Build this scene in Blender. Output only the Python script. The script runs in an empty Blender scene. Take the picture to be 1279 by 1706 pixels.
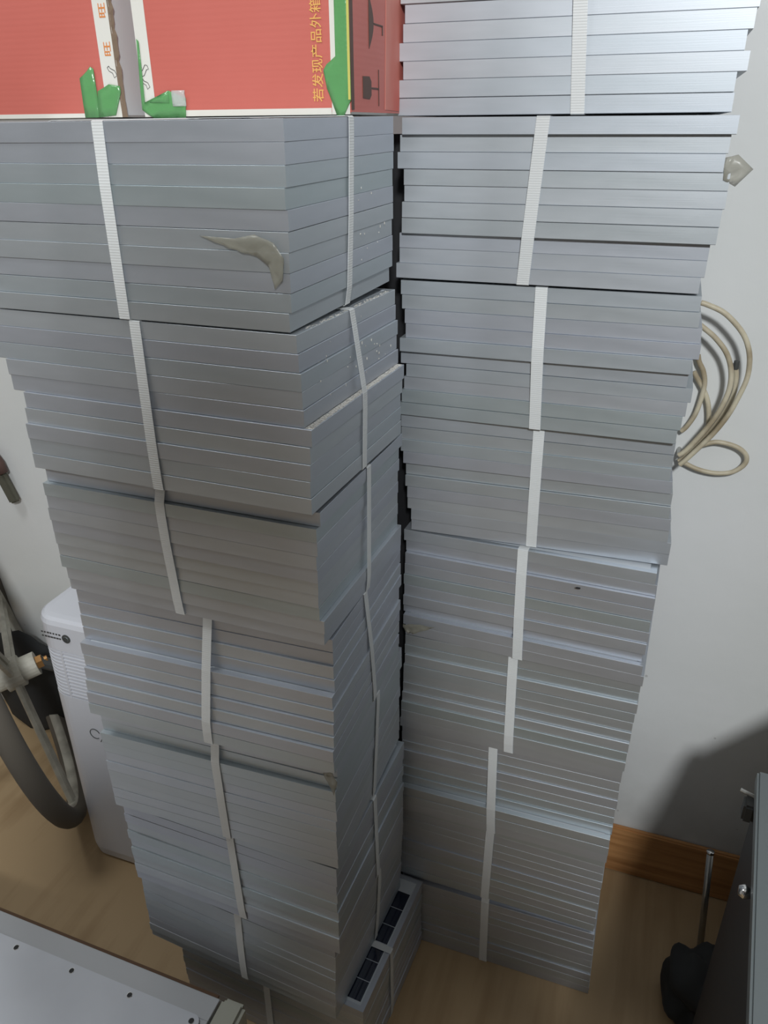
import bpy, bmesh, math, random
from mathutils import Vector, Matrix, Euler
random.seed(11)
S = bpy.context.scene
COL = S.collection

# ------------------------------------------------------------------ camera
cam_d = bpy.data.cameras.new('camera'); cam = bpy.data.objects.new('camera', cam_d); COL.objects.link(cam)
RT = Vector((0.942, 0.335, -0.007)); 
FW = Vector((-0.303, 0.842, -0.446)).normalized()
RT = (RT - FW * RT.dot(FW)).normalized(); UP = RT.cross(FW)
M = Matrix((RT, UP, -FW)).transposed().to_4x4(); M.translation = Vector((0.3356, -0.7041, 1.3603))
cam.matrix_world = M
cam_d.sensor_fit = 'VERTICAL'; cam_d.sensor_height = 36; cam_d.lens = 1289.5 / 1706 * 36
cam_d.clip_start = 0.02
S.camera = cam

# ------------------------------------------------------------------ world, lamps, exposure
w = bpy.data.worlds.new('world'); S.world = w; w.use_nodes = True
w.node_tree.nodes['Background'].inputs[0].default_value = (0.80, 0.86, 0.93, 1)
w.node_tree.nodes['Background'].inputs[1].default_value = 0.36

def area_lamp(name, loc, target, size, watts, colour):
    l = bpy.data.lights.new(name, 'AREA'); l.shape = 'DISK'; l.size = size; l.energy = watts; l.color = colour
    o = bpy.data.objects.new(name, l); COL.objects.link(o); o.location = loc
    o.rotation_euler = (Vector(target) - Vector(loc)).to_track_quat('-Z', 'Y').to_euler()
    return o
area_lamp('ceiling_lamp', (0.77, -1.85, 2.25), (0.25, 0.2, 0.7), 0.22, 37, (0.95, 0.985, 1.0))
area_lamp('ceiling_lamp', (-0.78, -0.50, 2.60), (-0.5, -0.2, 0.5), 0.45, 8.5, (0.93, 0.98, 1.0))

S.view_settings.view_transform = 'Standard'; S.view_settings.look = 'None'
S.view_settings.exposure = 0.16; S.view_settings.gamma = 1; S.view_settings.use_curve_mapping = False

# ------------------------------------------------------------------ helpers
def mat(name, base, rough=0.5, metal=0.0, fn=None, **kw):
    m = bpy.data.materials.new(name); m.use_nodes = True
    nt = m.node_tree; b = nt.nodes['Principled BSDF']
    b.inputs['Base Color'].default_value = (*base, 1); b.inputs['Roughness'].default_value = rough
    b.inputs['Metallic'].default_value = metal
    for k, v in kw.items(): b.inputs[k.replace('_', ' ')].default_value = v
    if fn: fn(nt, b)
    return m
def N(nt, t, **kw):
    n = nt.nodes.new(t)
    for k, v in kw.items(): setattr(n, k, v)
    return n
def noise(nt, scale, detail=3, coord='Object', stretch=(1, 1, 1), rough=0.5):
    tc = N(nt, 'ShaderNodeTexCoord'); mp = N(nt, 'ShaderNodeMapping'); mp.inputs['Scale'].default_value = stretch
    n = N(nt, 'ShaderNodeTexNoise'); n.inputs['Scale'].default_value = scale; n.inputs['Detail'].default_value = detail
    n.inputs['Roughness'].default_value = rough
    nt.links.new(tc.outputs[coord], mp.inputs[0]); nt.links.new(mp.outputs[0], n.inputs['Vector']); return n
def ramp(nt, src, stops):
    r = N(nt, 'ShaderNodeValToRGB'); e = r.color_ramp.elements
    while len(e) < len(stops): e.new(0.5)
    for i, (p, c) in enumerate(stops): e[i].position = p; e[i].color = (*c, 1)
    nt.links.new(src, r.inputs[0]); return r
def bump(nt, b, src, strength, dist=0.001):
    n = N(nt, 'ShaderNodeBump'); n.inputs['Strength'].default_value = strength; n.inputs['Distance'].default_value = dist
    nt.links.new(src, n.inputs['Height']); nt.links.new(n.outputs[0], b.inputs['Normal'])

def f_alu(c1, c2, tint=True):
    def f(nt, b):
        n = noise(nt, 7, 3, 'Object', (1, 1, 5)); r = ramp(nt, n.outputs[0], [(0.3, c1), (0.72, c2)])
        out = r.outputs[0]
        if tint:
            oi = N(nt, 'ShaderNodeObjectInfo')
            r2 = ramp(nt, oi.outputs['Random'], [(0, (0.88, 0.93, 0.91)), (0.3, (0.97, 0.97, 1.0)), (0.5, (0.92, 0.91, 0.95)), (0.75, (1, 1, 1)), (1, (0.90, 0.91, 0.90))])
            mx = N(nt, 'ShaderNodeMix', data_type='RGBA', blend_type='MULTIPLY'); mx.inputs[0].default_value = 1
            nt.links.new(out, mx.inputs[6]); nt.links.new(r2.outputs[0], mx.inputs[7]); out = mx.outputs[2]
        nt.links.new(out, b.inputs['Base Color'])
        g = noise(nt, 60, 2, 'Object', (0.15, 0.15, 22)); bump(nt, b, g.outputs[0], 0.12, 0.0003)
        rr = N(nt, 'ShaderNodeMapRange'); rr.inputs[3].default_value = 0.38; rr.inputs[4].default_value = 0.6
        nt.links.new(n.outputs[0], rr.inputs[0]); nt.links.new(rr.outputs[0], b.inputs['Roughness'])
    return f
ALU = mat('anodised_aluminium', (0.5, 0.52, 0.54), 0.5, 0.7, f_alu((0.485, 0.52, 0.55), (0.575, 0.605, 0.64)))
ALU2 = mat('sheet_aluminium', (0.6, 0.62, 0.65), 0.42, 0.15, f_alu((0.56, 0.58, 0.63), (0.66, 0.68, 0.73), False))
ALU3 = mat('dull_sheet_aluminium', (0.5, 0.51, 0.53), 0.5, 0.3)
GLASS = mat('panel_backsheet_glass', (0.62, 0.66, 0.70), 0.12)
CELL = mat('solar_cell', (0.012, 0.016, 0.035), 0.12, 0.0, None, Coat_Weight=0.5)
BACK = mat('white_backsheet', (0.6, 0.6, 0.6), 0.6)
def f_strap(nt, b):
    tc = N(nt, 'ShaderNodeTexCoord'); wv = N(nt, 'ShaderNodeTexWave'); wv.bands_direction = 'Z'; wv.inputs['Scale'].default_value = 130
    nt.links.new(tc.outputs['Object'], wv.inputs['Vector']); bump(nt, b, wv.outputs[0], 0.35, 0.0004)
STRAP = mat('white_pp_strap', (0.84, 0.86, 0.86), 0.4, 0, f_strap, Alpha=0.76, Subsurface_Weight=0.0)
FILM = mat('clear_torn_film', (0.75, 0.76, 0.74), 0.12, 0, None, Alpha=0.45, Coat_Weight=0.6)
def f_dust(nt, b):
    n = noise(nt, 500, 2); r = ramp(nt, n.outputs[0], [(0.35, (0.45, 0.42, 0.37)), (0.6, (0.82, 0.8, 0.75))]); nt.links.new(r.outputs[0], b.inputs['Base Color'])
DUST = mat('pale_plaster_dust', (0.7, 0.68, 0.62), 0.95, 0, f_dust)
def f_wall(nt, b):
    tc = N(nt, 'ShaderNodeTexCoord'); sp = N(nt, 'ShaderNodeSeparateXYZ'); nt.links.new(tc.outputs['Object'], sp.inputs[0])
    n = noise(nt, 2.2, 5); n2 = noise(nt, 9, 5)
    # scuffed grime near the floor, with its own blotchy edge
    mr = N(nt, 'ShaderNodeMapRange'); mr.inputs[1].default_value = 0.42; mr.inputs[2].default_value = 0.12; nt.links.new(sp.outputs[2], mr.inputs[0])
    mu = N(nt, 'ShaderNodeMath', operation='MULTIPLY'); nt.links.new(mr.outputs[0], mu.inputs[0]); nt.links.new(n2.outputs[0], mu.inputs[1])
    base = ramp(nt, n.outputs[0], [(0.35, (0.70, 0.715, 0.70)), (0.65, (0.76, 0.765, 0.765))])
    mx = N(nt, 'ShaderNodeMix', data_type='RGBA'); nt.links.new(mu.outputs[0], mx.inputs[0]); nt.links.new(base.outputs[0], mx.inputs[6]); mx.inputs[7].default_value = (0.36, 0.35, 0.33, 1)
    # small dark specks
    v = N(nt, 'ShaderNodeTexVoronoi'); v.inputs['Scale'].default_value = 14; nt.links.new(tc.outputs['Object'], v.inputs['Vector'])
    lt = N(nt, 'ShaderNodeMath', operation='LESS_THAN'); lt.inputs[1].default_value = 0.035; nt.links.new(v.outputs['Distance'], lt.inputs[0])
    ml = N(nt, 'ShaderNodeMath', operation='MULTIPLY'); ml.inputs[1].default_value = 0.4; nt.links.new(lt.outputs[0], ml.inputs[0])
    m2 = N(nt, 'ShaderNodeMix', data_type='RGBA'); nt.links.new(ml.outputs[0], m2.inputs[0]); nt.links.new(mx.outputs[2], m2.inputs[6]); m2.inputs[7].default_value = (0.25, 0.24, 0.22, 1)
    nt.links.new(m2.outputs[2], b.inputs['Base Color']); bump(nt, b, noise(nt, 30, 6).outputs[0], 0.25, 0.003)
WALL = mat('white_plaster', (0.75, 0.76, 0.75), 0.85, 0, f_wall)
DIM = mat('dingy_painted_room_wall', (0.5, 0.5, 0.5), 0.9)
def f_floor(nt, b):
    n = noise(nt, 3, 4, 'Object', (1, 1, 1)); g = noise(nt, 30, 4, 'Object', (1, 0.08, 1))
    a = N(nt, 'ShaderNodeMath', operation='ADD'); nt.links.new(n.outputs[0], a.inputs[0]); nt.links.new(g.outputs[0], a.inputs[1])
    r = ramp(nt, a.outputs[0], [(0.75, (0.34, 0.225, 0.115)), (1.2, (0.43, 0.30, 0.165))]); nt.links.new(r.outputs[0], b.inputs['Base Color'])
FLOOR = mat('tan_laminate_floor', (0.4, 0.24, 0.12), 0.55, 0, f_floor)
def f_wood(nt, b):
    g = noise(nt, 18, 5, 'Object', (0.3, 1, 6)); r = ramp(nt, g.outputs[0], [(0.3, (0.34, 0.15, 0.05)), (0.7, (0.55, 0.28, 0.11))]); nt.links.new(r.outputs[0], b.inputs['Base Color'])
WOOD = mat('orange_wood_skirting', (0.5, 0.25, 0.1), 0.5, 0, f_wood)
def f_red(nt, b):
    n = noise(nt, 5, 4, 'Object'); r = ramp(nt, n.outputs[0], [(0.3, (0.54, 0.13, 0.10)), (0.7, (0.60, 0.16, 0.13))]); nt.links.new(r.outputs[0], b.inputs['Base Color'])
    wv = N(nt, 'ShaderNodeTexWave'); wv.bands_direction = 'Z'; wv.inputs['Scale'].default_value = 60; wv.inputs['Distortion'].default_value = 1
    tc = N(nt, 'ShaderNodeTexCoord'); nt.links.new(tc.outputs['Object'], wv.inputs['Vector']); bump(nt, b, wv.outputs[0], 0.05, 0.001)
RED = mat('red_printed_board', (0.7, 0.13, 0.1), 0.5, 0, f_red)
CREAM = mat('white_board_border', (0.72, 0.70, 0.64), 0.7)
GREYB = mat('greyed_board_side', (0.70, 0.76, 0.76), 0.7)
KRAFT = mat('torn_kraft_edge', (0.22, 0.16, 0.11), 0.9)
GOLD = mat('gold_print', (0.78, 0.42, 0.12), 0.5)
ORANGE = mat('orange_print', (0.72, 0.24, 0.06), 0.5)
INK = mat('black_print', (0.035, 0.03, 0.028), 0.6)
BROWNINK = mat('dark_print', (0.10, 0.05, 0.035), 0.6)
TAPE = mat('green_tape', (0.12, 0.33, 0.12), 0.22, 0, lambda nt, b: bump(nt, b, noise(nt, 70, 3).outputs[0], 0.6, 0.002))
PLASTIC = mat('white_plastic_housing', (0.66, 0.67, 0.72), 0.35)
PLASTIC_D = mat('grille_recess', (0.06, 0.06, 0.06), 0.7)
RUBBER = mat('grey_tyre_rubber', (0.12, 0.105, 0.085), 0.8)
def f_pw(nt, b):
    r = ramp(nt, noise(nt, 25, 5).outputs[0], [(0.35, (0.42, 0.40, 0.34)), (0.6, (0.60, 0.58, 0.50))]); nt.links.new(r.outputs[0], b.inputs['Base Color'])
WHEELW = mat('dirty_white_wheel', (0.55, 0.53, 0.46), 0.5, 0, f_pw)
BLACK = mat('black_plastic', (0.018, 0.018, 0.02), 0.5)
BLACKF = mat('black_fabric', (0.02, 0.021, 0.022), 0.9)
DGREY = mat('dark_grey_plastic', (0.06, 0.062, 0.06), 0.6)
SLAB = mat('grey_painted_steel', (0.15, 0.17, 0.175), 0.4, 0.2)
CHROME = mat('polished_steel', (0.75, 0.75, 0.75), 0.18, 1.0)
STEEL = mat('dull_steel', (0.45, 0.45, 0.43), 0.35, 0.9)
BRASS = mat('rusty_brass', (0.42, 0.22, 0.08), 0.45, 0.7)
CABLE = mat('cream_cable', (0.52, 0.455, 0.32), 0.45, 0, lambda nt, b: nt.links.new(ramp(nt, noise(nt, 22, 4).outputs[0], [(0.35, (0.36, 0.29, 0.19)), (0.6, (0.62, 0.56, 0.42))]).outputs[0], b.inputs['Base Color']))
BROWN = mat('brown_handle', (0.10, 0.055, 0.045), 0.6)
OLIVE = mat('dark_olive_bristle', (0.10, 0.095, 0.07), 0.9)
FOAM = mat('pale_foam', (0.42, 0.42, 0.36), 0.9)
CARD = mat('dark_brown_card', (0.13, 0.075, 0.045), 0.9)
PAPER = mat('tan_paper_scrap', (0.42, 0.25, 0.14), 0.8)

def mesh(name, verts, faces, mats, parent=None, smooth=False, fm=None):
    me = bpy.data.meshes.new(name); me.from_pydata([tuple(v) for v in verts], [], faces)
    for m in (mats if isinstance(mats, (list, tuple)) else [mats]): me.materials.append(m)
    if fm: 
        for p, i in zip(me.polygons, fm): p.material_index = i
    if smooth:
        for p in me.polygons: p.use_smooth = True
    me.update()
    o = bpy.data.objects.new(name, me); COL.objects.link(o)
    if parent: o.parent = parent
    return o
def from_bm(name, bm, mats, parent=None, smooth=False):
    bmesh.ops.recalc_face_normals(bm, faces=bm.faces)
    me = bpy.data.meshes.new(name); bm.to_mesh(me); bm.free()
    for m in (mats if isinstance(mats, (list, tuple)) else [mats]): me.materials.append(m)
    if smooth:
        for p in me.polygons: p.use_smooth = True
    o = bpy.data.objects.new(name, me); COL.objects.link(o)
    if parent: o.parent = parent
    return o
def bbox(bm, lo, hi, bev=0.0, seg=1, rot=None, mi=0):
    lo = Vector(lo); hi = Vector(hi); c = (lo + hi) / 2; s = hi - lo
    mt = Matrix.Translation(c) @ (rot.to_matrix().to_4x4() if rot else Matrix.Identity(4)) @ Matrix.Diagonal((*s, 1))
    r = bmesh.ops.create_cube(bm, size=1, matrix=mt)
    vs = r['verts']; es = {e for v in vs for e in v.link_edges}
    for f in {f for v in vs for f in v.link_faces}: f.material_index = mi
    if bev: bmesh.ops.bevel(bm, geom=list(es), offset=bev, segments=seg, affect='EDGES')
def boxo(name, lo, hi, m, parent=None, bev=0.002, seg=2, rot=None):
    bm = bmesh.new(); bbox(bm, lo, hi, bev, seg, rot); return from_bm(name, bm, m, parent)
def tube(bm, pts, r, seg=10, cap=True, mi=0, radii=None):
    pts = [Vector(p) for p in pts]; rings = []; prev = None
    for i, p in enumerate(pts):
        t = (pts[min(i + 1, len(pts) - 1)] - pts[max(i - 1, 0)]).normalized()
        if prev is None: a = t.orthogonal().normalized()
        else: a = (prev - t * prev.dot(t)).normalized()
        prev = a; b = t.cross(a); rr = radii[i] if radii else r
        rings.append([bm.verts.new(p + rr * (math.cos(2 * math.pi * k / seg) * a + math.sin(2 * math.pi * k / seg) * b)) for k in range(seg)])
    for A, B in zip(rings, rings[1:]):
        for k in range(seg): bm.faces.new((A[k], A[(k + 1) % seg], B[(k + 1) % seg], B[k])).material_index = mi
    if cap: bm.faces.new(rings[0][::-1]).material_index = mi; bm.faces.new(rings[-1]).material_index = mi
def spline(P, n=10):
    P = [Vector(p) for p in P]; out = []
    Q = [P[0]] + P + [P[-1]]
    for i in range(1, len(Q) - 2):
        a, b, c, d = Q[i - 1], Q[i], Q[i + 1], Q[i + 2]
        for k in range(n):
            t = k / n; out.append(0.5 * (2 * b + (c - a) * t + (2 * a - 5 * b + 4 * c - d) * t * t + (3 * b - a - 3 * c + d) * t ** 3))
    out.append(P[-1]); return out
def plate(name, poly, origin, u, v, n, th, m, parent=None):
    """flat polygon (2-D points in u, v) with a little thickness along n"""
    o0 = Vector(origin); u = Vector(u); v = Vector(v); n = Vector(n)
    k = len(poly); V = [o0 + u * a + v * b for a, b in poly] + [o0 + u * a + v * b + n * th for a, b in poly]
    F = [tuple(range(k))[::-1], tuple(range(k, 2 * k))] + [(i, (i + 1) % k, k + (i + 1) % k, k + i) for i in range(k)]
    bm = bmesh.new(); vs = [bm.verts.new(x) for x in V]
    for f in F: bm.faces.new([vs[i] for i in f])
    return from_bm(name, bm, m, parent)
def thing(name, label, cat, group=None, loc=(0, 0, 0), rot=(0, 0, 0)):
    o = bpy.data.objects.new(name, None); COL.objects.link(o); o.location = loc; o.rotation_euler = rot
    o.empty_display_size = 0.05; o['label'] = label; o['category'] = cat
    if group: o['group'] = group
    return o
def tag(o, label, cat, group=None):
    o['label'] = label; o['category'] = cat
    if group: o['group'] = group
    return o
def text_mesh(name, s, size, m, parent, mw, extrude=0.0, bold=0.0):
    c = bpy.data.curves.new('t', 'FONT'); c.body = s; c.size = size; c.extrude = 0.0001; c.offset = bold; c.resolution_u = 3
    t = bpy.data.objects.new('t', c); COL.objects.link(t); bpy.context.view_layer.update()
    me = bpy.data.meshes.new_from_object(t.evaluated_get(bpy.context.evaluated_depsgraph_get()))
    bpy.data.objects.remove(t); me.name = name; me.materials.clear(); me.materials.append(m)
    o = bpy.data.objects.new(name, me); COL.objects.link(o); o.parent = parent; o.matrix_local = mw
    return o

# ------------------------------------------------------------------ setting
YW = 0.4832
def structure(o): o['kind'] = 'structure'; return o
structure(boxo('floor', (-2.2, -2.6, -0.05), (2.2, YW + 0.1, 0), FLOOR, bev=0))
structure(boxo('wall_back', (-2.2, YW, 0), (2.2, YW + 0.1, 2.9), WALL, bev=0))
structure(boxo('wall_left', (-2.0, -2.7, 0), (-1.9, YW, 2.7), DIM, bev=0))
structure(boxo('wall_right', (1.9, -2.7, 0), (2.0, YW, 2.7), DIM, bev=0))
structure(boxo('wall_front', (-1.9, -2.7, 0), (1.9, -2.6, 2.7), DIM, bev=0))
structure(boxo('ceiling', (-2.0, -2.7, 2.7), (2.0, YW, 2.8), DIM, bev=0))
bb = boxo('baseboard_back', (0.10, YW - 0.012, 0.0), (2.2, YW, 0.120), WOOD, bev=0.003); structure(bb)
bb['label'] = 'orange wood skirting board along the foot of the white wall'

# ------------------------------------------------------------------ solar panel mesh (340 x 245 x 16.5 mm)
PW, PD, PH = 0.3378, 0.2459, 0.0166
def panel_mesh():
    bm = bmesh.new()
    prof = [(0.016, 0.013), (0.016, 0.0), (0.0005, 0.0), (0.0, 0.0005),
            (0.0, PH - 0.00016), (0.00016, PH), (0.008, PH), (0.008, PH - 0.0009)]
    rings = []
    for ins, z in prof:
        rings.append([bm.verts.new((x, y, z)) for x, y in ((-PW + ins, ins), (-ins, ins), (-ins, PD - ins), (-PW + ins, PD - ins))])
    for A, B in zip(rings, rings[1:]):
        for k in range(4): bm.faces.new((A[k], A[(k + 1) % 4], B[(k + 1) % 4], B[k]))
    f = bm.faces.new(rings[0][::-1]); f.material_index = 2
    f = bm.faces.new(rings[-1]); f.material_index = 1
    bmesh.ops.recalc_face_normals(bm, faces=bm.faces)
    me = bpy.data.meshes.new('solar_panel'); bm.to_mesh(me); bm.free()
    for m in (ALU, GLASS, BACK): me.materials.append(m)
    return me
PANEL = panel_mesh()

def ribbon(name, path, normals, u, w, th, m, parent):
    """closed loop of strap: path points, outward normals, width direction u"""
    V = []; F = []; n = len(path); u = Vector(u)
    for p, nn in zip(path, normals):
        p = Vector(p); nn = Vector(nn)
        V += [p - u * w / 2, p + u * w / 2, p + u * w / 2 + nn * th, p - u * w / 2 + nn * th]
    for i in range(n):
        a = 4 * i; b = 4 * ((i + 1) % n)
        for k in range(4): F.append((a + k, a + (k + 1) % 4, b + (k + 1) % 4, b + k))
    bm = bmesh.new(); vs = [bm.verts.new(v) for v in V]
    for f in F: bm.faces.new([vs[i] for i in f])
    return from_bm(name, bm, m, parent)

def hull(pts):
    """upper convex hull of (z, offset)"""
    pts = sorted(pts); H = []
    for p in pts:
        while len(H) >= 2 and (H[-1][0] - H[-2][0]) * (p[1] - H[-2][1]) - (H[-1][1] - H[-2][1]) * (p[0] - H[-2][0]) >= 0: H.pop()
        H.append(p)
    return H

def bundle(side, row, label, strap_w, dxs, dys, widths=None):
    x, y, z0, rx, ry, yaw, s, lx, ly = row[:9]
    name = 'panel_bundle'
    t = thing(name, label, 'panel bundle', 'bundles of the left stack' if side == 'L' else 'bundles of the right stack', (x, y, z0), (rx, ry, yaw))
    ox = 0.0 if side == 'L' else PW
    fr = []; sd = []; P = 0.0170 * s; mean = sum(dys) / len(dys); meanx = sum(dxs) / len(dxs)
    for j in range(10):                       # j = 0 is the lowest panel
        tt = (j + 0.5) / 10 - 0.5; k = 9 - j
        dx = lx * tt + (dxs[k] - meanx) * 0.001 + random.uniform(-0.0005, 0.0005)
        dy = ly * tt - (dys[k] - mean) * 0.001 + random.uniform(-0.0004, 0.0004)
        o = bpy.data.objects.new('solar_panel', PANEL); COL.objects.link(o); o.parent = t
        z = 0.0006 + j * P
        o.location = (ox + dx, dy, z); o.rotation_euler = (0, 0, random.uniform(-0.0035, 0.0035))
        hz = P - random.choice((0.00006, 0.0001, 0.00014, 0.00022, 0.00042)); o.scale.z = hz / PH
        if widths and widths[k] != 1: o.scale.x = widths[k]
        for zz in (z, z + hz): fr.append((zz, -dy + 0.0009)); sd.append((zz, dx + ox + 0.0007))
    top = z + hz
    if len(row) > 9:                          # strap round the front and back
        H = hull(fr); n = len(H)
        xs = lambda zz: row[10] + (row[9] - row[10]) * zz / top
        path = []; nor = []
        for (zz, f) in H: path.append((xs(zz), -f - 0.0002, zz)); nor.append((0, -1, 0))
        path.append((xs(top), -H[-1][1] + 0.001, top + 0.0002)); nor.append((0, 0, 1))
        path.append((xs(top), PD + 0.0, top + 0.0002)); nor.append((0, 0, 1))
        path.append((xs(top), PD + 0.006, top - 0.001)); nor.append((0, 1, 0))
        path.append((xs(0), PD + 0.006, 0.001)); nor.append((0, 1, 0))
        path.append((xs(0), PD, 0.0002)); nor.append((0, 0, -1))
        path.append((xs(0), -H[0][1] + 0.001, 0.0002)); nor.append((0, 0, -1))
        o = ribbon('strap', path, nor, (1, 0, 0), strap_w, 0.0005, STRAP, t)
        if len(row) == 11: o['label'] = 'white plastic strap down the front'
    if len(row) > 11:                         # second strap round the side
        H = hull(sd); ys = lambda zz: row[12] + (row[11] - row[12]) * zz / top
        path = []; nor = []
        for (zz, f) in H: path.append((f + 0.0002, ys(zz), zz)); nor.append((1, 0, 0))
        path.append((H[-1][1] - 0.001, ys(top), top + 0.0008)); nor.append((0, 0, 1))
        path.append((-PW, ys(top), top + 0.0008)); nor.append((0, 0, 1))
        path.append((-PW - 0.010, ys(top), top - 0.001)); nor.append((-1, 0, 0))
        path.append((-PW - 0.010, ys(0), 0.001)); nor.append((-1, 0, 0))
        path.append((-PW, ys(0), 0.0)); nor.append((0, 0, -1))
        path.append((H[0][1] - 0.001, ys(0), 0.0)); nor.append((0, 0, -1))
        ribbon('strap', path, nor, (0, 1, 0), strap_w * 0.92, 0.0005, STRAP, t)
    return t, top

LT = {8: [0.0342, -0.0937, 1.1982, 0.0134, -0.0021, -0.0269, 0.986, 0.0055, 0.0019, -0.1751, -0.1788, 0.132, 0.1222],
      7: [0.0429, -0.1008, 1.0268, -0.014, -0.0016, -0.0288, 1.0, -0.0014, 0.0062, -0.1773, -0.17, 0.124, 0.1245],
      6: [0.0425, -0.0886, 0.8588, -0.0191, 0.0001, -0.0157, 0.949, 0.0096, -0.0157, -0.1816, -0.1808, 0.1301, 0.1295],
      5: [0.0498, -0.0829, 0.6863, -0.009, -0.0027, 0.015, 1.0, -0.001, 0.0093, -0.1581, -0.1628, 0.1163, 0.1291],
      4: [0.0495, -0.0842, 0.5138, 0.0115, -0.0178, 0.0037, 0.9841, 0.0077, -0.0027, -0.1614, -0.1622, 0.1478, 0.1292],
      3: [0.0444, -0.0853, 0.3425, 0.0013, -0.007, -0.0399, 0.9857, 0.0074, -0.0039, -0.1575, -0.1524, 0.127, 0.1347],
      2: [0.031, -0.08, 0.1705, -0.0014, 0.0049, -0.0727, 0.9881, 0.0124, -0.0102, -0.1574, -0.1616, 0.1484, 0.1442],
      1: [0.061, -0.053, 0.0, 0.0, 0.0, -0.074, 0.985, 0.0, 0.0, -0.172, -0.172, 0.106, 0.106]}
RTb = {9: [0.0362, 0.1917, 1.3695, 0.0, -0.0, 0.016, 1.0, 0.0, 0.0, 0.1765, 0.1882],
       8: [0.0362, 0.1917, 1.1982, -0.001, 0.0031, 0.013, 1.0, 0.0014, -0.0003, 0.1547, 0.1444],
       7: [0.0369, 0.1988, 1.0261, -0.0003, -0.0005, 0.0041, 0.9927, 0.0006, -0.0004, 0.165, 0.1706],
       6: [0.0404, 0.2028, 0.8576, -0.0034, 0.0029, 0.0342, 0.9834, -0.0105, -0.0067, 0.1709, 0.174],
       5: [0.0395, 0.203, 0.6846, -0.0003, 0.0023, -0.0317, 1.0, -0.0019, 0.003, 0.1653, 0.172],
       4: [0.04, 0.1973, 0.5115, 0.0028, 0.0018, -0.0055, 0.9912, 0.0017, -0.0056, 0.164, 0.1701],
       3: [0.0376, 0.1963, 0.3382, 0.0043, -0.0063, 0.0001, 0.9969, 0.0023, 0.003, 0.1484, 0.1563],
       2: [0.0355, 0.2, 0.1692, 0.0025, -0.0014, -0.0168, 0.9878, 0.0001, -0.0049, 0.1558, 0.1548],
       1: [0.041, 0.2001, -0.0002, 0.0003, -0.0002, 0.0028, 0.9963, -0.0073, -0.0038, 0.1496, 0.1542]}
Z = [0] * 10
# per-panel shifts in mm, top panel first: to the right (dx) and towards the viewer (dy)
LDX = {8: [0, 0, 0, 0, 1, 1, 1, 1, 1, -1], 7: [-8, -6, -4, -4, -4, 4, 3, 2, 2, 2], 6: [1, 0, 0, 0, 1, 1, 1, 2, 7, 7], 5: [0, 0, 1, 2, 2, 4, 4, 4, 5, 5],
       4: [0, 0, 0, 0, 1, 1, 1, 1, 2, 2], 3: [0, 0, 0, 1, 1, 3, 3, 4, 5, 5], 2: [0, 2, 2, 3, 4, 4, 5, 6, 6, 6], 1: [0, 0, 0, -1, -1, -1, 0, 0, 1, 0]}
LDY = {8: [0, 0, 0, 1, 0, 0, 0, 0, 0, 0], 7: [0, 0, 0, -1, -1, 1, 2, 2, 2, 2], 6: [-6, 1, 2, 3, 3, 3, 4, 4, 5, 4], 5: [0, 0, 2, 3, 11, 12, 14, 15, 18, 17],
       4: [-7, -6, 0.5, 1, 1, 1.5, 2.5, 3, 3, 3], 3: [0, 0.5, 1, 1, 2, 2, 4, 4, 6, 5], 2: [0, 1, 1, 2, 4, 4, 5, 5, 6, 6], 1: Z}
RDX = {9: [2, 3, 5, 2, 6, 5, 0, 5, -3, -2], 8: [0, -4, -6, 1, 2, 0, 0, -5, -5, -8], 7: [0, 1, 6, 7, 1, 0, 7, 4, 2, -1], 6: [-1, -2, -3, 0, 1, 1, 2, 2, 6, 5],
       5: [-3, -1, 0, -1, -2, -1, -2, -5, -2, 1], 4: [0, 0, 1, 0, 0, 0, 0, -1, 0, -2], 3: [0, 0, 1, 1, 0, 1, 1, 0, 0, 0], 2: [0, 0, 0, 1, 0, 0, 1, 0, 2, 0], 1: Z}
RDY = {9: [0, 2, 1, 1, -2, -1, 0, 0, 0, 0], 8: [5, 0, 1, 1, 1, 2, 2, -6, -5, -4], 7: [-3, -2, -1, 1, 3, -4, -3, -3, -2, -2], 6: [-4, -3, -1, 0, -2, 1, 2, 1, 1, 0],
       5: [2, 1, 6, 7, 8, 8, 10, 2, 10, 9], 4: [-5, -4, 0, 1, 1.5, 4, 7.5, 9.5, 11.5, 11], 3: [0, 0, 0.5, 1, 2, 2.5, 4, 14, 14, 13], 2: [0, 0, 0, 1, 1, 2.5, 3, 5, 6, 6], 1: [0, 7, 7, 9, 9, 9, 9, 12, 12, 12]}
LLAB = {8: 'top bundle of silver panels in the left stack, under the two red cartons',
        7: 'second bundle down in the left stack, with a dusty white ledge on its side',
        6: 'third bundle from the top of the left stack, below a dark slanting gap',
        5: 'fourth bundle from the top of the left stack, its lower panels stepping forward',
        4: 'fifth bundle down in the left stack, beside the smooth lower half of the air conditioner',
        3: 'third bundle from the floor in the left stack, with thin bright joint lines',
        2: 'second bundle from the floor in the left stack, overhanging the dark recess below',
        1: 'bottom bundle of the left stack, blue-black solar cells showing at its right'}
RLAB = {9: 'topmost bundle of the right stack, cut off by the top of the photo',
        8: 'bundle second from the top of the right stack, with a slanting strap and dark gap',
        7: 'third bundle from the top of the right stack, left of the coiled cream cable top',
        6: 'fourth bundle from the top of the right stack, left of the lowest cable loop',
        5: 'fifth bundle down in the right stack, with a small dark slot near its top',
        4: 'sixth bundle from the top of the right stack, beneath the wide dark gap',
        3: 'seventh bundle from the top of the right stack, with a bright ledge near its base',
        2: 'second bundle from the floor in the right stack, nearly flush panels',
        1: 'bottom bundle of the right stack standing on the tan floor'}
BL = {}
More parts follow.
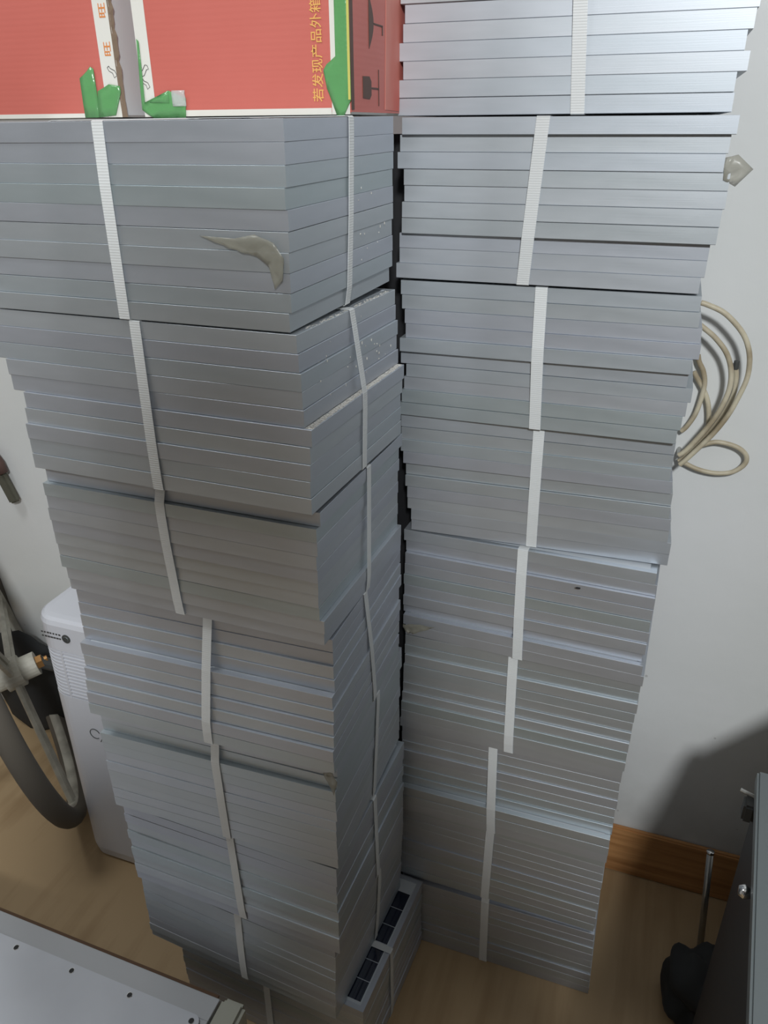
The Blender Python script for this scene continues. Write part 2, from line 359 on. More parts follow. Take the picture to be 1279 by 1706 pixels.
for k in (8, 7, 6, 5, 4, 3, 2, 1):
    BL[k], _ = bundle('L', LT[k], LLAB[k], 0.0118, LDX[k], LDY[k], [1.1, 1.1, 1.1, 1.02, 1.02, 1, 1, 1, 1, 1] if k == 7 else None)
BR = {}
for k in (9, 8, 7, 6, 5, 4, 3, 2, 1):
    BR[k], _ = bundle('R', RTb[k], RLAB[k], 0.0138, RDX[k], RDY[k])

# solar cells of the exposed top panel of the bottom left bundle
b1 = BL[1]; top1 = [c for c in b1.children if c.name.startswith('solar_panel')][-1]
top1['label'] = 'solar panel face up with blue-black cells in white grid lines'
cell_me = None
for i in range(11):
    for j in range(6):
        x1 = -0.0105 - i * 0.0287; y1 = PD - 0.033 - j * 0.0335
        if cell_me is None:
            V = [(-0.0276, -0.0322, 0), (0, -0.0322, 0), (0, 0, 0), (-0.0276, 0, 0)]; V += [(a, b, 0.0003) for a, b, _ in V]
            F = [(0, 3, 2, 1), (4, 5, 6, 7), (0, 1, 5, 4), (1, 2, 6, 5), (2, 3, 7, 6), (3, 0, 4, 7)]
            c = mesh('solar_cell', V, F, CELL, top1); cell_me = c.data
        else:
            c = bpy.data.objects.new('solar_cell', cell_me); COL.objects.link(c); c.parent = top1
        c.location = (x1, y1, PH - 0.00085)

tag(boxo('board', (-0.26, 0.262, 0.0), (0.034, 0.274, 1.352), BLACK, bev=0.001), 'added black board darkening the narrow gap between the two stacks', 'board')  # added black filler that keeps the gap between the stacks dark
# dust on ledges (a part of the bundle it lies on)
def dust_strip(parent, p0, p1, n, wid, rmin, rmax, base=True):
    bm = bmesh.new(); p0 = Vector(p0); p1 = Vector(p1); d = (p1 - p0); nrm = Vector((d.y, -d.x, 0)).normalized()
    for i in range(n):
        q = p0 + d * random.random() + nrm * random.uniform(-wid, wid); r = random.uniform(rmin, rmax)
        bmesh.ops.create_icosphere(bm, subdivisions=1, radius=r, matrix=Matrix.Translation(q + Vector((0, 0, r * 0.25))) @ Matrix.Diagonal((1.4, 1.4, 0.45, 1)))
    if base:
        k = 40; A = []; B = []
        for i in range(k + 1):
            q = p0 + d * i / k; A.append(bm.verts.new(q - nrm * wid * random.uniform(0.8, 1.2) + Vector((0, 0, 0.0004)))); B.append(bm.verts.new(q + nrm * wid * random.uniform(0.7, 1.1) + Vector((0, 0, 0.0004))))
        for i in range(k): bm.faces.new((A[i], A[i + 1], B[i + 1], B[i]))
    o = from_bm('dust', bm, DUST, parent); o['kind'] = 'stuff'; o['label'] = 'pale dust on the ledge'; return o
p6 = [c for c in BL[7].children if c.name.startswith('solar_panel')][4]
dx6 = p6.location.x; dust_strip(BL[7], (dx6 - 0.0042, 0.002, p6.location.z + PH), (dx6 - 0.0042, PD - 0.002, p6.location.z + PH), 500, 0.0034, 0.0004, 0.0011)
p10 = [c for c in BL[7].children if c.name.startswith('solar_panel')][9]
dust_strip(BL[7], (p10.location.x - 0.003, 0.03, p10.location.z + PH), (p10.location.x - 0.003, PD - 0.01, p10.location.z + PH), 260, 0.0028, 0.0003, 0.0009, False)

def specks(parent, ys, zs, n, x):
    bm = bmesh.new()
    for i in range(n):
        r = random.uniform(0.0004, 0.0012)
        bmesh.ops.create_icosphere(bm, subdivisions=1, radius=r, matrix=Matrix.Translation((x, random.uniform(*ys), random.uniform(*zs))) @ Matrix.Diagonal((0.5, 1, random.uniform(0.8, 2.0), 1)))
    o = from_bm('dust', bm, DUST, parent); o['kind'] = 'stuff'; o['label'] = 'white specks stuck on the side'
specks(BL[7], (0.03, 0.23), (0.09, 0.165), 34, -0.0024)
specks(BL[8], (0.12, 0.22), (0.03, 0.12), 14, 0.0016)
# torn film and tape scraps (parts of the bundles they cling to)
def crumple(name, poly, m, parent, loc, rot, amp=0.002, label=None, sub=3):
    bm = bmesh.new(); vs = [bm.verts.new((a, b, 0)) for a, b in poly]; bm.faces.new(vs)
    bmesh.ops.triangulate(bm, faces=bm.faces); bmesh.ops.subdivide_edges(bm, edges=bm.edges, cuts=sub, use_grid_fill=True)
    for v in bm.verts: v.co.z += random.uniform(-amp, amp)
    o = from_bm(name, bm, m, parent, True); o.location = loc; o.rotation_euler = rot
    sm = o.modifiers.new('s', 'SOLIDIFY'); sm.thickness = 0.0002
    if label: o['label'] = label
    return o
GRIME = mat('yellowed_film', (0.36, 0.35, 0.29), 0.3, 0, None, Alpha=0.55)
HP = math.pi / 2
crumple('torn_film', [(-0.085, 0.019), (-0.05, 0.018), (-0.03, 0.022), (-0.012, 0.016), (-0.004, 0.004), (-0.006, -0.014), (-0.014, -0.022), (-0.018, -0.004), (-0.03, 0.004), (-0.055, 0.01)], GRIME, BL[8], (0, -0.0035, 0.060), (HP, 0, 0), 0.0012, 'yellowed torn film at the corner')
crumple('torn_film', [(-0.012, 0), (0.0, 0.004), (0.006, -0.01), (0.0, -0.034), (-0.006, -0.014)], GRIME, BL[4], (0.001, -0.0045, 0.166), (HP, 0, 0), 0.0012)
crumple('torn_film', [(0, 0), (0.02, 0.006), (0.05, 0.007), (0.03, -0.004), (0.016, -0.012), (0.004, -0.012)], GRIME, BR[5], (0.0, -0.0075, 0.018), (HP, 0, 0), 0.0022, 'crumpled clear film scrap')
crumple('torn_film', [(0, 0.012), (0.012, 0.015), (0.028, 0.002), (0.014, -0.014), (0.002, -0.008)], GRIME, BR[8], (PW - 0.004, -0.002, 0.121), (HP, 0, 0), 0.002, 'torn film flap sticking out at the right')
for (bn, px, pz) in ((5, 0.243, 0.1355),):
    o = boxo('slot', (px - 0.003, -0.0095, pz), (px + 0.003, -0.0068, pz + 0.002), BLACK, BR[bn], bev=0.0005)

# ------------------------------------------------------------------ red cartons
def carton(label, x0, x1, y0, y1, z0, z1, side_mat):
    t = thing('carton', label, 'carton', 'red cartons on the left stack', ((x0 + x1) / 2, y0, z0))
    cx = (x0 + x1) / 2; hw = (x1 - x0) / 2; D = y1 - y0; H = z1 - z0
    V = [(-hw, 0, 0), (hw, 0, 0), (hw, D, 0), (-hw, D, 0), (-hw, 0, H), (hw, 0, H), (hw, D, H), (-hw, D, H)]
    F = [(0, 3, 2, 1), (0, 1, 5, 4), (1, 2, 6, 5), (2, 3, 7, 6), (3, 0, 4, 7)]
    o = mesh('body', V, F, [RED, side_mat, CREAM], t, fm=[2, 0, 1, 0, 0])
    o.modifiers.new('b', 'BEVEL').width = 0.002
    # top flaps, a little ajar
    for s in (0, 1):
        yy = 0.001 + s * (D / 2); f = mesh('flap', [(-hw, yy, H), (hw, yy, H), (hw, yy + D / 2 - 0.002, H + 0.003), (-hw, yy + D / 2 - 0.002, H + 0.003)], [(0, 1, 2, 3)], RED, t)
        f.modifiers.new('s', 'SOLIDIFY').thickness = 0.003
    return t, hw, D, H
ZB = 1.3705
xl1 = -0.2165
c1, hw1, D1, H1 = carton('red carton at the left on the left stack, cut off by the photo edge', -0.60, xl1, 0.05, 0.20, ZB, ZB + 0.26, GREYB)
xr0, xr1 = -0.1915, 0.0345
c2, hw2, D2, H2 = carton('red carton at the right on the left stack, with gold lettering and green corner tape', xr0, xr1, 0.05, 0.215, ZB, ZB + 0.26, RED)
e = 0.0006
def fstrip(nm, c, x0, x1, z0, z1, m, th=0.0004):
    return boxo(nm, (x0, -th, z0), (x1, -0.0001, z1), m, c, bev=0)
fstrip('printed_border', c1, hw1 - 0.0195, hw1 - 0.0005, 0.0, H1, CREAM)['label'] = 'white border strip'
fstrip('printed_border', c1, -hw1, hw1 - 0.02, 0.0, 0.004, CREAM)
fstrip('printed_border', c2, -hw2 + 0.0005, -hw2 + 0.0145, 0.0, H2, CREAM)
fstrip('printed_border', c2, -hw2 + 0.015, hw2 - 0.019, 0.0, 0.0055, CREAM)
fstrip('printed_border', c2, hw2 - 0.0185, hw2 - 0.0005, 0.0, H2, CREAM)
# torn corrugated edge on the left carton's right corner
bm = bmesh.new(); zz = 0
A = []; B = []
for i in range(46):
    zq = i * 0.0056; o1 = random.uniform(0.0, 0.0022)
    A.append((bm.verts.new((hw1 - 0.0012, -0.0012, zq)), bm.verts.new((hw1 + 0.0008 + o1, 0.0025, zq))))
for a, b in zip(A, A[1:]): bm.faces.new((a[0], a[1], b[1], b[0]))
from_bm('torn_edge', bm, KRAFT, c1).modifiers.new('s', 'SOLIDIFY').thickness = 0.0012
# lettering, running bottom to top
def up_text(nm, s, size, m, c, x, z, bold=0.0, depth=0.0006):
    # glyph baseline runs upward on the front face: text x -> +z, text y -> -x
    mw = Matrix(((0, -1, 0, x), (0, 0, -1, -depth), (1, 0, 0, z), (0, 0, 0, 1)))
    return text_mesh(nm, s, size, m, c, mw, bold=bold)
up_text('printed_lettering', '若发现产品外箱', 0.0118, GOLD, c2, hw2 - 0.0275, 0.0105, 0.00008)
for zq in (0.054, 0.0865):
    o = up_text('printed_lettering', '旺', 0.0112, ORANGE, c1, hw1 - 0.0052, zq, 0.00008); o.scale = (1.2, 0.85, 1)
# thin black outline marks
def outline(c, pts, x, z, s):
    bm = bmesh.new(); P = [(x + a * s, -0.0006, z + b * s) for a, b in pts]; P.append(P[0]); tube(bm, P, 0.00028, 5)
    return from_bm('printed_outline', bm, INK, c)
bow = [(0, 0), (0.35, 0.1), (0.9, 0.9), (1.3, 1.0), (1.1, 1.5), (0.7, 1.6), (0.1, 0.8), (-0.2, 0.6)]
bow2 = [(0, 0), (0.2, -0.3), (0.9, -0.6), (1.2, -1.2), (0.7, -1.5), (0.5, -0.9), (-0.1, -0.6), (-0.3, -0.2)]
outline(c1, bow2, hw1 - 0.010, 0.046, 0.007); 
outline(c2, bow, -hw2 + 0.0035, 0.036, 0.0062); outline(c2, bow2, -hw2 + 0.0032, 0.034, 0.0062)
# side icons: umbrella and glass lying on their sides, on the right-hand face
def side_poly(nm, poly, m, c, hw): return plate(nm, poly, (hw + 0.0001, 0, 0), (0, 1, 0), (0, 0, 1), (1, 0, 0), 0.0004, m, c)
umb = [(0.050 + 0.013 * math.sin(math.pi * i / 12), 0.056 + 0.044 * i / 12) for i in range(13)]
side_poly('printed_umbrella', [(y, z) for y, z in umb][::-1], BROWNINK, c2, hw2)
side_poly('printed_umbrella', [(0.062, 0.0770), (0.088, 0.0770), (0.088, 0.0783), (0.062, 0.0783)], BROWNINK, c2, hw2)
side_poly('printed_umbrella', [(0.087, 0.070), (0.0895, 0.070), (0.0895, 0.0783), (0.087, 0.0783)], BROWNINK, c2, hw2)
side_poly('printed_glass', [(0.032, 0.014), (0.050, 0.0135), (0.055, 0.017), (0.055, 0.029), (0.050, 0.033), (0.032, 0.0325)], BROWNINK, c2, hw2)
side_poly('printed_glass', [(0.055, 0.0225), (0.076, 0.0225), (0.076, 0.0240), (0.055, 0.0240)], BROWNINK, c2, hw2)
side_poly('printed_glass', [(0.0755, 0.008), (0.077, 0.008), (0.077, 0.040), (0.0755, 0.040)], BROWNINK, c2, hw2)
def f_rub(nt, b):
    nt.links.new(ramp(nt, noise(nt, 9, 3, 'Object', (1, 1, 0.4)).outputs[0], [(0.42, (0.62, 0.13, 0.095)), (0.58, (0.70, 0.27, 0.22))]).outputs[0], b.inputs['Base Color'])
RUB = mat('rubbed_red_board', (0.65, 0.2, 0.15), 0.6, 0, f_rub)
side_poly('rubbed_patch', [(0.095, 0.005), (0.14, 0.004), (0.150, 0.12), (0.145, 0.25), (0.11, 0.25), (0.10, 0.12)], RUB, c2, hw2)
# green tape
def tape(c, poly, label=None, y=-0.0012):
    o = crumple('green_tape', poly, TAPE, c, (0, y, 0), (HP, 0, 0), 0.0005, label, 2); o.modifiers['s'].thickness = 0.0004; return o
tape(c2, [(hw2 - 0.0125, 0.25), (hw2 + 0.0008, 0.25), (hw2 + 0.0012, 0.012), (hw2 - 0.006, -0.001), (hw2 - 0.013, -0.001), (hw2 - 0.0225, 0.022), (hw2 - 0.0255, 0.036), (hw2 - 0.022, 0.041), (hw2 - 0.013, 0.047)], 'glossy green tape folded round the corner', -0.0016)
boxo('dark_corner_fold', (hw2 + 0.0001, 0.0015, 0.004), (hw2 + 0.0006, 0.0085, 0.25), BROWNINK, c2, bev=0)
YEL = mat('yellow_tape_edge', (0.6, 0.55, 0.14), 0.4)
boxo('tape_edge', (hw2 - 0.0012, -0.0024, 0.012), (hw2 + 0.0010, -0.0018, 0.25), YEL, c2, bev=0)
tape(c1, [(hw1 - 0.048, 0.0), (hw1 - 0.029, 0.0), (hw1 - 0.0285, 0.044), (hw1 - 0.032, 0.046), (hw1 - 0.047, 0.036)])
tape(c1, [(hw1 - 0.030, 0.0), (hw1 - 0.009, 0.002), (hw1 + 0.0008, 0.022), (hw1 + 0.0005, 0.028), (hw1 - 0.012, 0.030), (hw1 - 0.027, 0.024)], None, -0.0018)
tape(c2, [(-hw2 - 0.001, 0.006), (-hw2 + 0.012, -0.0015), (-hw2 + 0.049, -0.001), (-hw2 + 0.051, 0.016), (-hw2 + 0.046, 0.018), (-hw2 + 0.032, 0.023), (-hw2 + 0.0315, 0.012), (-hw2 + 0.003, 0.013)], None, -0.0014)
tape(c2, [(-hw2 - 0.0015, 0.006), (-hw2 + 0.003, 0.013), (-hw2 + 0.0045, 0.066), (-hw2 + 0.0025, 0.068)])
o = crumple('packing_film', [(-hw2 + 0.036, 0.009), (-hw2 + 0.051, 0.009), (-hw2 + 0.051, 0.023), (-hw2 + 0.036, 0.023)], FILM, c2, (0, -0.0022, 0), (HP, 0, 0), 0.0008)

# ------------------------------------------------------------------ white portable appliance on the left
def rrect(x0, x1, y0, y1, r, seg=8):
    P = []
    for cx, cy, a0 in ((x1 - r, y0 + r, -90), (x1 - r, y1 - r, 0), (x0 + r, y1 - r, 90), (x0 + r, y0 + r, 180)):
        for i in range(seg + 1):
            a = math.radians(a0 + 90 * i / seg); P.append((cx + r * math.cos(a), cy + r * math.sin(a)))
    return P
def loft(bm, rings, cap0=True, cap1=True, mi=0):
    R = [[bm.verts.new(p) for p in ring] for ring in rings]; n = len(R[0])
    for A, B in zip(R, R[1:]):
        for k in range(n): bm.faces.new((A[k], A[(k + 1) % n], B[(k + 1) % n], B[k])).material_index = mi
    if cap0: bm.faces.new(R[0][::-1]).material_index = mi
    if cap1: bm.faces.new(R[-1]).material_index = mi
AX0, AX1, AY0, AY1, AH = -0.640, -0.32, 0.155, 0.42, 0.598
ap = thing('portable_air_conditioner', 'white portable air conditioner with a slatted grille standing behind the left stack', 'air conditioner', None, ((AX0 + AX1) / 2, AY0, 0))
ox, oy = -(AX0 + AX1) / 2, -AY0
def apring(z, ins, r=0.045): return [(x + ox, y + oy, z) for x, y in rrect(AX0 + ins, AX1 - ins, AY0 + ins, AY1 - ins, max(r - ins, 0.004))]
bm = bmesh.new(); loft(bm, [apring(0.0, 0.012), apring(0.008, 0.004), apring(0.03, 0.0), apring(0.428, 0.0)]); from_bm('lower_housing', bm, PLASTIC, ap, False)
bm = bmesh.new(); loft(bm, [apring(0.4285, 0.010), apring(0.5315, 0.010)], False, False); from_bm('grille_backing', bm, PLASTIC_D, ap)
bm = bmesh.new(); loft(bm, [apring(0.532, 0.0), apring(0.585, 0.0), apring(0.593, 0.003), apring(0.597, 0.009), apring(AH, 0.02)]); from_bm('top_housing', bm, PLASTIC, ap)
for i in range(13):
    z = 0.4325 + i * 0.0079; bm = bmesh.new()
    loft(bm, [apring(z - 0.0016, 0.0045), apring(z - 0.0016, 0.0006), apring(z + 0.0012, 0.0006), apring(z + 0.0030, 0.0045)]); from_bm('slat', bm, PLASTIC, ap)
for xx in (-0.585, -0.50, -0.42):
    boxo('grille_post', (xx + ox - 0.002, 0.0002, 0.428), (xx + ox + 0.002, 0.012, 0.532), PLASTIC, ap, bev=0)
bm = bmesh.new(); bmesh.ops.create_cone(bm, cap_ends=True, segments=24, radius1=0.0085, radius2=0.0085, depth=0.002, matrix=Matrix.Translation((-0.565 + ox, -0.0005, 0.5625)) @ Matrix.Rotation(HP, 4, 'X')); from_bm('round_badge', bm, DGREY, ap)
bm = bmesh.new(); bmesh.ops.create_cone(bm, cap_ends=False, segments=24, radius1=0.0055, radius2=0.0045, depth=0.001, matrix=Matrix.Translation((-0.565 + ox, -0.0018, 0.5625)) @ Matrix.Rotation(HP, 4, 'X')); from_bm('badge_ring', bm, SLAB, ap)
for r_, zz in enumerate((0.566, 0.5575)):
    for i in range(7):
        boxo('printed_word', (-0.618 + ox + i * 0.0062, -0.0006, zz), (-0.618 + ox + i * 0.0062 + random.uniform(0.003, 0.005), 0.0, zz + 0.003), DGREY, ap, bev=0)
bm = bmesh.new(); tube(bm, [(-0.548 + ox + 0.011 * math.cos(a), -0.0006, 0.352 + 0.011 * math.sin(a)) for a in [math.radians(20 + 17 * i) for i in range(18)]], 0.0008, 5); from_bm('printed_mark', bm, DGREY, ap)
bm = bmesh.new(); tube(bm, [(-0.538 + ox, -0.0006, 0.336), (-0.5335 + ox, -0.0006, 0.345), (-0.531 + ox, -0.0006, 0.334)], 0.0009, 5); from_bm('printed_mark', bm, DGREY, ap)

# ------------------------------------------------------------------ wheel of a bicycle at the left edge
Hc = Vector((-0.846, 0.264, 0.334)); nW = Vector((0.665, 0.72, 0.2)).normalized(); RW = 0.307
bk = thing('bicycle', 'bicycle with a grey tyre and dirty white wheel at the left edge', 'bicycle', None, (Hc.x, Hc.y, 0))
off = Vector((Hc.x, Hc.y, 0)); C = Hc - off
e1 = nW.cross(Vector((0, 0, 1))).normalized(); e2 = nW.cross(e1)
def lathe_ring(name, prof, m, seg=72):
    bm = bmesh.new(); rings = []
    for i in range(seg):
        a = 2 * math.pi * i / seg; rd = math.cos(a) * e1 + math.sin(a) * e2
        rings.append([bm.verts.new(C + rd * r + nW * h) for r, h in prof])
    n = len(prof)
    for i in range(seg):
        A, B = rings[i], rings[(i + 1) % seg]
        for k in range(n): bm.faces.new((A[k], A[(k + 1) % n], B[(k + 1) % n], B[k]))
    return from_bm(name, bm, m, bk, True)
lathe_ring('tyre', [(RW + 0.016 + 0.02 * math.cos(t), 0.022 * math.sin(t)) for t in [2 * math.pi * k / 14 for k in range(14)]], RUBBER)
lathe_ring('rim', [(RW - 0.006, -0.009), (RW + 0.004, -0.012), (RW + 0.004, 0.012), (RW - 0.006, 0.009)], WHEELW)
dn = None; best = 9
d_target = (Vector((-0.70, 0.18, 0.03)) - Hc); d_target = (d_target - nW * d_target.dot(nW)).normalized()
a0 = math.atan2(d_target.dot(e2), d_target.dot(e1))
for i in range(3):
    a = a0 + 2 * math.pi * i / 3; rd = math.cos(a) * e1 + math.sin(a) * e2; td = nW.cross(rd)
    bm = bmesh.new()
    for s in (-1, 1):
        P = [C + rd * 0.02 + td * s * 0.014, C + rd * (RW - 0.004) + td * s * 0.012]
        tube(bm, P, 0.007, 6)
    vs = [bm.verts.new(C + rd * r + td * t + nW * h) for r, t, h in ((0.02, -0.012, -0.003), (0.02, 0.012, -0.003), (RW - 0.01, 0.010, -0.003), (RW - 0.01, -0.010, -0.003))]; bm.faces.new(vs)
    from_bm('spoke', bm, WHEELW, bk, False)
bm = bmesh.new(); tube(bm, [C - nW * 0.045, C + nW * 0.05], 0.026, 20); tube(bm, [C - nW * 0.018, C + nW * 0.018], 0.034, 20); from_bm('hub', bm, WHEELW, bk)
bm = bmesh.new(); tube(bm, [C + nW * 0.05, C + nW * 0.062], 0.015, 6); tube(bm, [C + nW * 0.062, C + nW * 0.072], 0.007, 8); from_bm('axle_nut', bm, BRASS, bk)
bm = bmesh.new(); tube(bm, [C + nW * 0.055, C + nW * 0.06 + Vector((0.03, 0.035, -0.04)), C + nW * 0.05 + Vector((0.05, 0.06, -0.10))], 0.013, 10); from_bm('stay', bm, DGREY, bk)
bm = bmesh.new(); tube(bm, [C - nW * 0.05, C - nW * 0.05 + Vector((-0.12, -0.05, -0.12))], 0.013, 10); tube(bm, [C - nW * 0.05, C - nW * 0.05 + Vector((-0.10, 0.02, 0.32))], 0.012, 10); from_bm('fork', bm, WHEELW, bk)

# hanging brush on the wall, far left
hb = thing('brush', 'short brown handled brush hanging on the wall at the left edge', 'brush', None, (-0.965, YW, 0.70))
bm = bmesh.new(); tube(bm, [(-0.05, -0.02, 0.06), (-0.02, -0.02, 0.045), (0.0, -0.02, 0.015), (0.008, -0.02, -0.005)], 0.014, 12, radii=[0.010, 0.014, 0.014, 0.011]); from_bm('handle', bm, BROWN, hb, True)
bm = bmesh.new(); bbox(bm, (-0.004, -0.026, -0.075), (0.02, -0.010, 0.0), 0.004, 2, Euler((0, -0.35, 0))); from_bm('bristle_block', bm, OLIVE, hb)
bm = bmesh.new(); tube(bm, [(-0.02, -0.02, 0.045), (-0.02, 0.0, 0.05)], 0.002, 6); from_bm('nail', bm, STEEL, hb)

# dark lump added for the shade behind the wheel, against the wall
def lump(name, loc, size, m, label, cat, seedv=0, sub=3, amp=0.12):
    rnd = random.Random(seedv); bm = bmesh.new(); bmesh.ops.create_icosphere(bm, subdivisions=sub, radius=1)
    ph = [rnd.uniform(0, 6) for _ in range(6)]
    for v in bm.verts:
        c = v.co; f = 1 + amp * (math.sin(3 * c.x + ph[0]) * math.sin(3 * c.y + ph[1]) + 0.6 * math.sin(6 * c.z + ph[2] + 2 * c.x) + 0.4 * math.sin(9 * c.x + ph[3]) * math.sin(8 * c.z + ph[4]))
        v.co = Vector((c.x * f * size[0], c.y * f * size[1], max(c.z, -0.8) * f * size[2]))
    mz = min(v.co.z for v in bm.verts)
    for v in bm.verts: v.co.z -= mz
    o = from_bm(name, bm, m, None, True); o.location = loc
    if label: tag(o, label, cat)
    return o
lump('bag', (-1.0, 0.435, 0), (0.13, 0.034, 0.15), BLACKF, 'added black lump standing in for the shade behind the bicycle wheel', 'bag', 3)  # lump added to darken the shaded floor and wall here

# ------------------------------------------------------------------ pile of large aluminium panels, lower left
ZS = 0.216
for i in range(5):
    z0 = i * 0.036; last = i == 4
    x1 = -0.147 + (0 if last else random.uniform(-0.004, 0.0)); y1 = -0.112 + (0 if last else random.uniform(-0.004, -0.001))
    t = thing('large_panel', ('silver framed panel whose bare edge shows just under the drilled plate' if last else 'silver framed panel at the lower left, %s of the low pile' % ('lowest', 'fourth from the top', 'third from the top', 'second from the top')[i]), 'panel', 'large silver panels at the lower left', (x1, y1, z0), (0, 0, -0.018))
    bm = bmesh.new(); L_, W_ = 0.75, 0.50
    for lo, hi in (((-L_, -0.035, 0), (0, 0, 0.0355)), ((-L_, -W_, 0), (0, -W_ + 0.035, 0.0355)), ((-0.035, -W_ + 0.035, 0), (0, -0.035, 0.0355)), ((-L_, -W_ + 0.035, 0), (-L_ + 0.035, -0.035, 0.0355))): bbox(bm, lo, hi, 0.0008, 1)
    from_bm('frame', bm, ALU3, t)
    boxo('back_sheet', (-L_ + 0.0352, -W_ + 0.0352, 0.026), (-0.0352, -0.0352, 0.031), BACK, t, bev=0)
tp = thing('drilled_plate', 'silver aluminium plate with a row of small holes, topmost at the lower left', 'metal plate', 'large silver panels at the lower left', (-0.157, -0.112 - 0.034, 0.1803), (0, 0, -0.018))
bm = bmesh.new(); L_, W_ = 0.72, 0.45
out = [(-L_, 0), (-0.012, 0)] + [(-0.012 + 0.012 * math.sin(a), -0.012 + 0.012 * math.cos(a)) for a in [HP * k / 5 for k in range(1, 6)]] + [(0, -W_), (-L_, -W_)]
n = len(out); A = [bm.verts.new((x, y, 0)) for x, y in out]; B = [bm.verts.new((x, y, 0.0035)) for x, y in out]
for k in range(n): bm.faces.new((A[k], A[(k + 1) % n], B[(k + 1) % n], B[k]))
bm.faces.new(A[::-1]); bm.faces.new(B); from_bm('plate', bm, ALU2, tp)
for x in (-0.012, -0.121, -0.230, -0.340, -0.45, -0.56):
    bm = bmesh.new(); bmesh.ops.create_cone(bm, cap_ends=True, segments=16, radius1=0.0038, radius2=0.0038, depth=0.0006, matrix=Matrix.Translation((x, -0.0105, 0.0036))); from_bm('hole', bm, BLACK, tp)
    bm = bmesh.new(); tube(bm, [(x + 0.0042 * math.cos(2 * math.pi * k / 16), -0.0105 + 0.0042 * math.sin(2 * math.pi * k / 16), 0.0036) for k in range(17)], 0.0005, 5, False); from_bm('hole_rim', bm, CHROME, tp)
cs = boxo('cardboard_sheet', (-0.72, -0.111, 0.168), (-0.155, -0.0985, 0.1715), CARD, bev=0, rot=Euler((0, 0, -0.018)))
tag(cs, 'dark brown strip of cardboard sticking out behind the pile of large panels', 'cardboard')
fb = boxo('foam_block', (-0.137, -0.22, 0.0), (-0.098, -0.115, 0.20), FOAM, bev=0.006)
tag(fb, 'pale grey foam block standing at the right end of the drilled plate', 'foam block')

# ------------------------------------------------------------------ cream cable hanging on the wall
cb = thing('cable_coil', 'dirty cream cable hanging in loose loops on the wall right of the right stack', 'cable', None, (0.40, YW, 1.0))
def cable(name, pts, r=0.0036, m=CABLE):
    bm = bmesh.new(); tube(bm, spline([(x - 0.40, y - YW, z - 1.0) for x, y, z in pts], 8), r, 10); return from_bm(name, bm, m, cb, True)
CABLES = [
    [(0.3812, 0.4332, 1.145), (0.3891, 0.4332, 1.1431), (0.4099, 0.4332, 1.1349), (0.4271, 0.4332, 1.1217), (0.442, 0.4332, 1.1052), (0.4514, 0.4332, 1.0864), (0.4558, 0.4332, 1.0671), (0.4561, 0.4332, 1.0453), (0.4502, 0.4332, 1.0191), (0.4424, 0.4332, 0.9938), (0.4297, 0.4332, 0.9673), (0.4131, 0.4332, 0.9414), (0.3971, 0.4332, 0.9186), (0.3901, 0.4332, 0.9101)] ,
    [(0.3831, 0.4412, 1.1153), (0.3918, 0.4412, 1.1094), (0.4076, 0.4412, 1.0975), (0.4245, 0.4412, 1.0789), (0.4347, 0.4412, 1.0563), (0.4376, 0.4412, 1.031), (0.433, 0.4412, 1.0043), (0.4232, 0.4412, 0.9782), (0.4071, 0.4412, 0.9488), (0.3938, 0.4412, 0.9284), (0.3865, 0.4412, 0.9217)] ,
    [(0.4427, 0.4632, 1.0528), (0.4459, 0.4632, 1.0375), (0.4466, 0.4632, 1.0165), (0.4418, 0.4632, 0.9946), (0.4319, 0.4632, 0.968), (0.4156, 0.4632, 0.938), (0.3964, 0.4632, 0.9106), (0.389, 0.4632, 0.9037)] ,
    [(0.3906, 0.4682, 1.0659), (0.3938, 0.4682, 1.0558), (0.4016, 0.4682, 1.0425), (0.4061, 0.4682, 1.0252), (0.4051, 0.4682, 1.0018), (0.4009, 0.4682, 0.9775), (0.3923, 0.4682, 0.9579), (0.3853, 0.4682, 0.9495)] ,
    [(0.3891, 0.4712, 1.0405), (0.3934, 0.4712, 1.0338), (0.404, 0.4712, 1.0188), (0.4133, 0.4712, 1.0017), (0.419, 0.4712, 0.9822), (0.4211, 0.4712, 0.9602), (0.4168, 0.4712, 0.9409), (0.4078, 0.4712, 0.9244)] ,
    [(0.3906, 0.4692, 0.9035), (0.4018, 0.4692, 0.8982), (0.4198, 0.4692, 0.8918), (0.4439, 0.4692, 0.8892), (0.4664, 0.4692, 0.8943), (0.4804, 0.4692, 0.9078), (0.4811, 0.4692, 0.9213), (0.4711, 0.4692, 0.9314), (0.4555, 0.4692, 0.9369), (0.4355, 0.4692, 0.9382), (0.4153, 0.4692, 0.93)] ,
]
for P in CABLES: cable('cable', P)
P = CABLES[2]; cable('cut_end', [(P[0][0], P[0][1], P[0][2] - 0.002), (P[0][0] - 0.0005, P[0][1], P[0][2] + 0.010)], 0.0039, DGREY)
bm = bmesh.new(); tube(bm, [(-0.012, -0.03, -0.085), (-0.012, 0.0, -0.083)], 0.003, 8); from_bm('hook', bm, STEEL, cb)

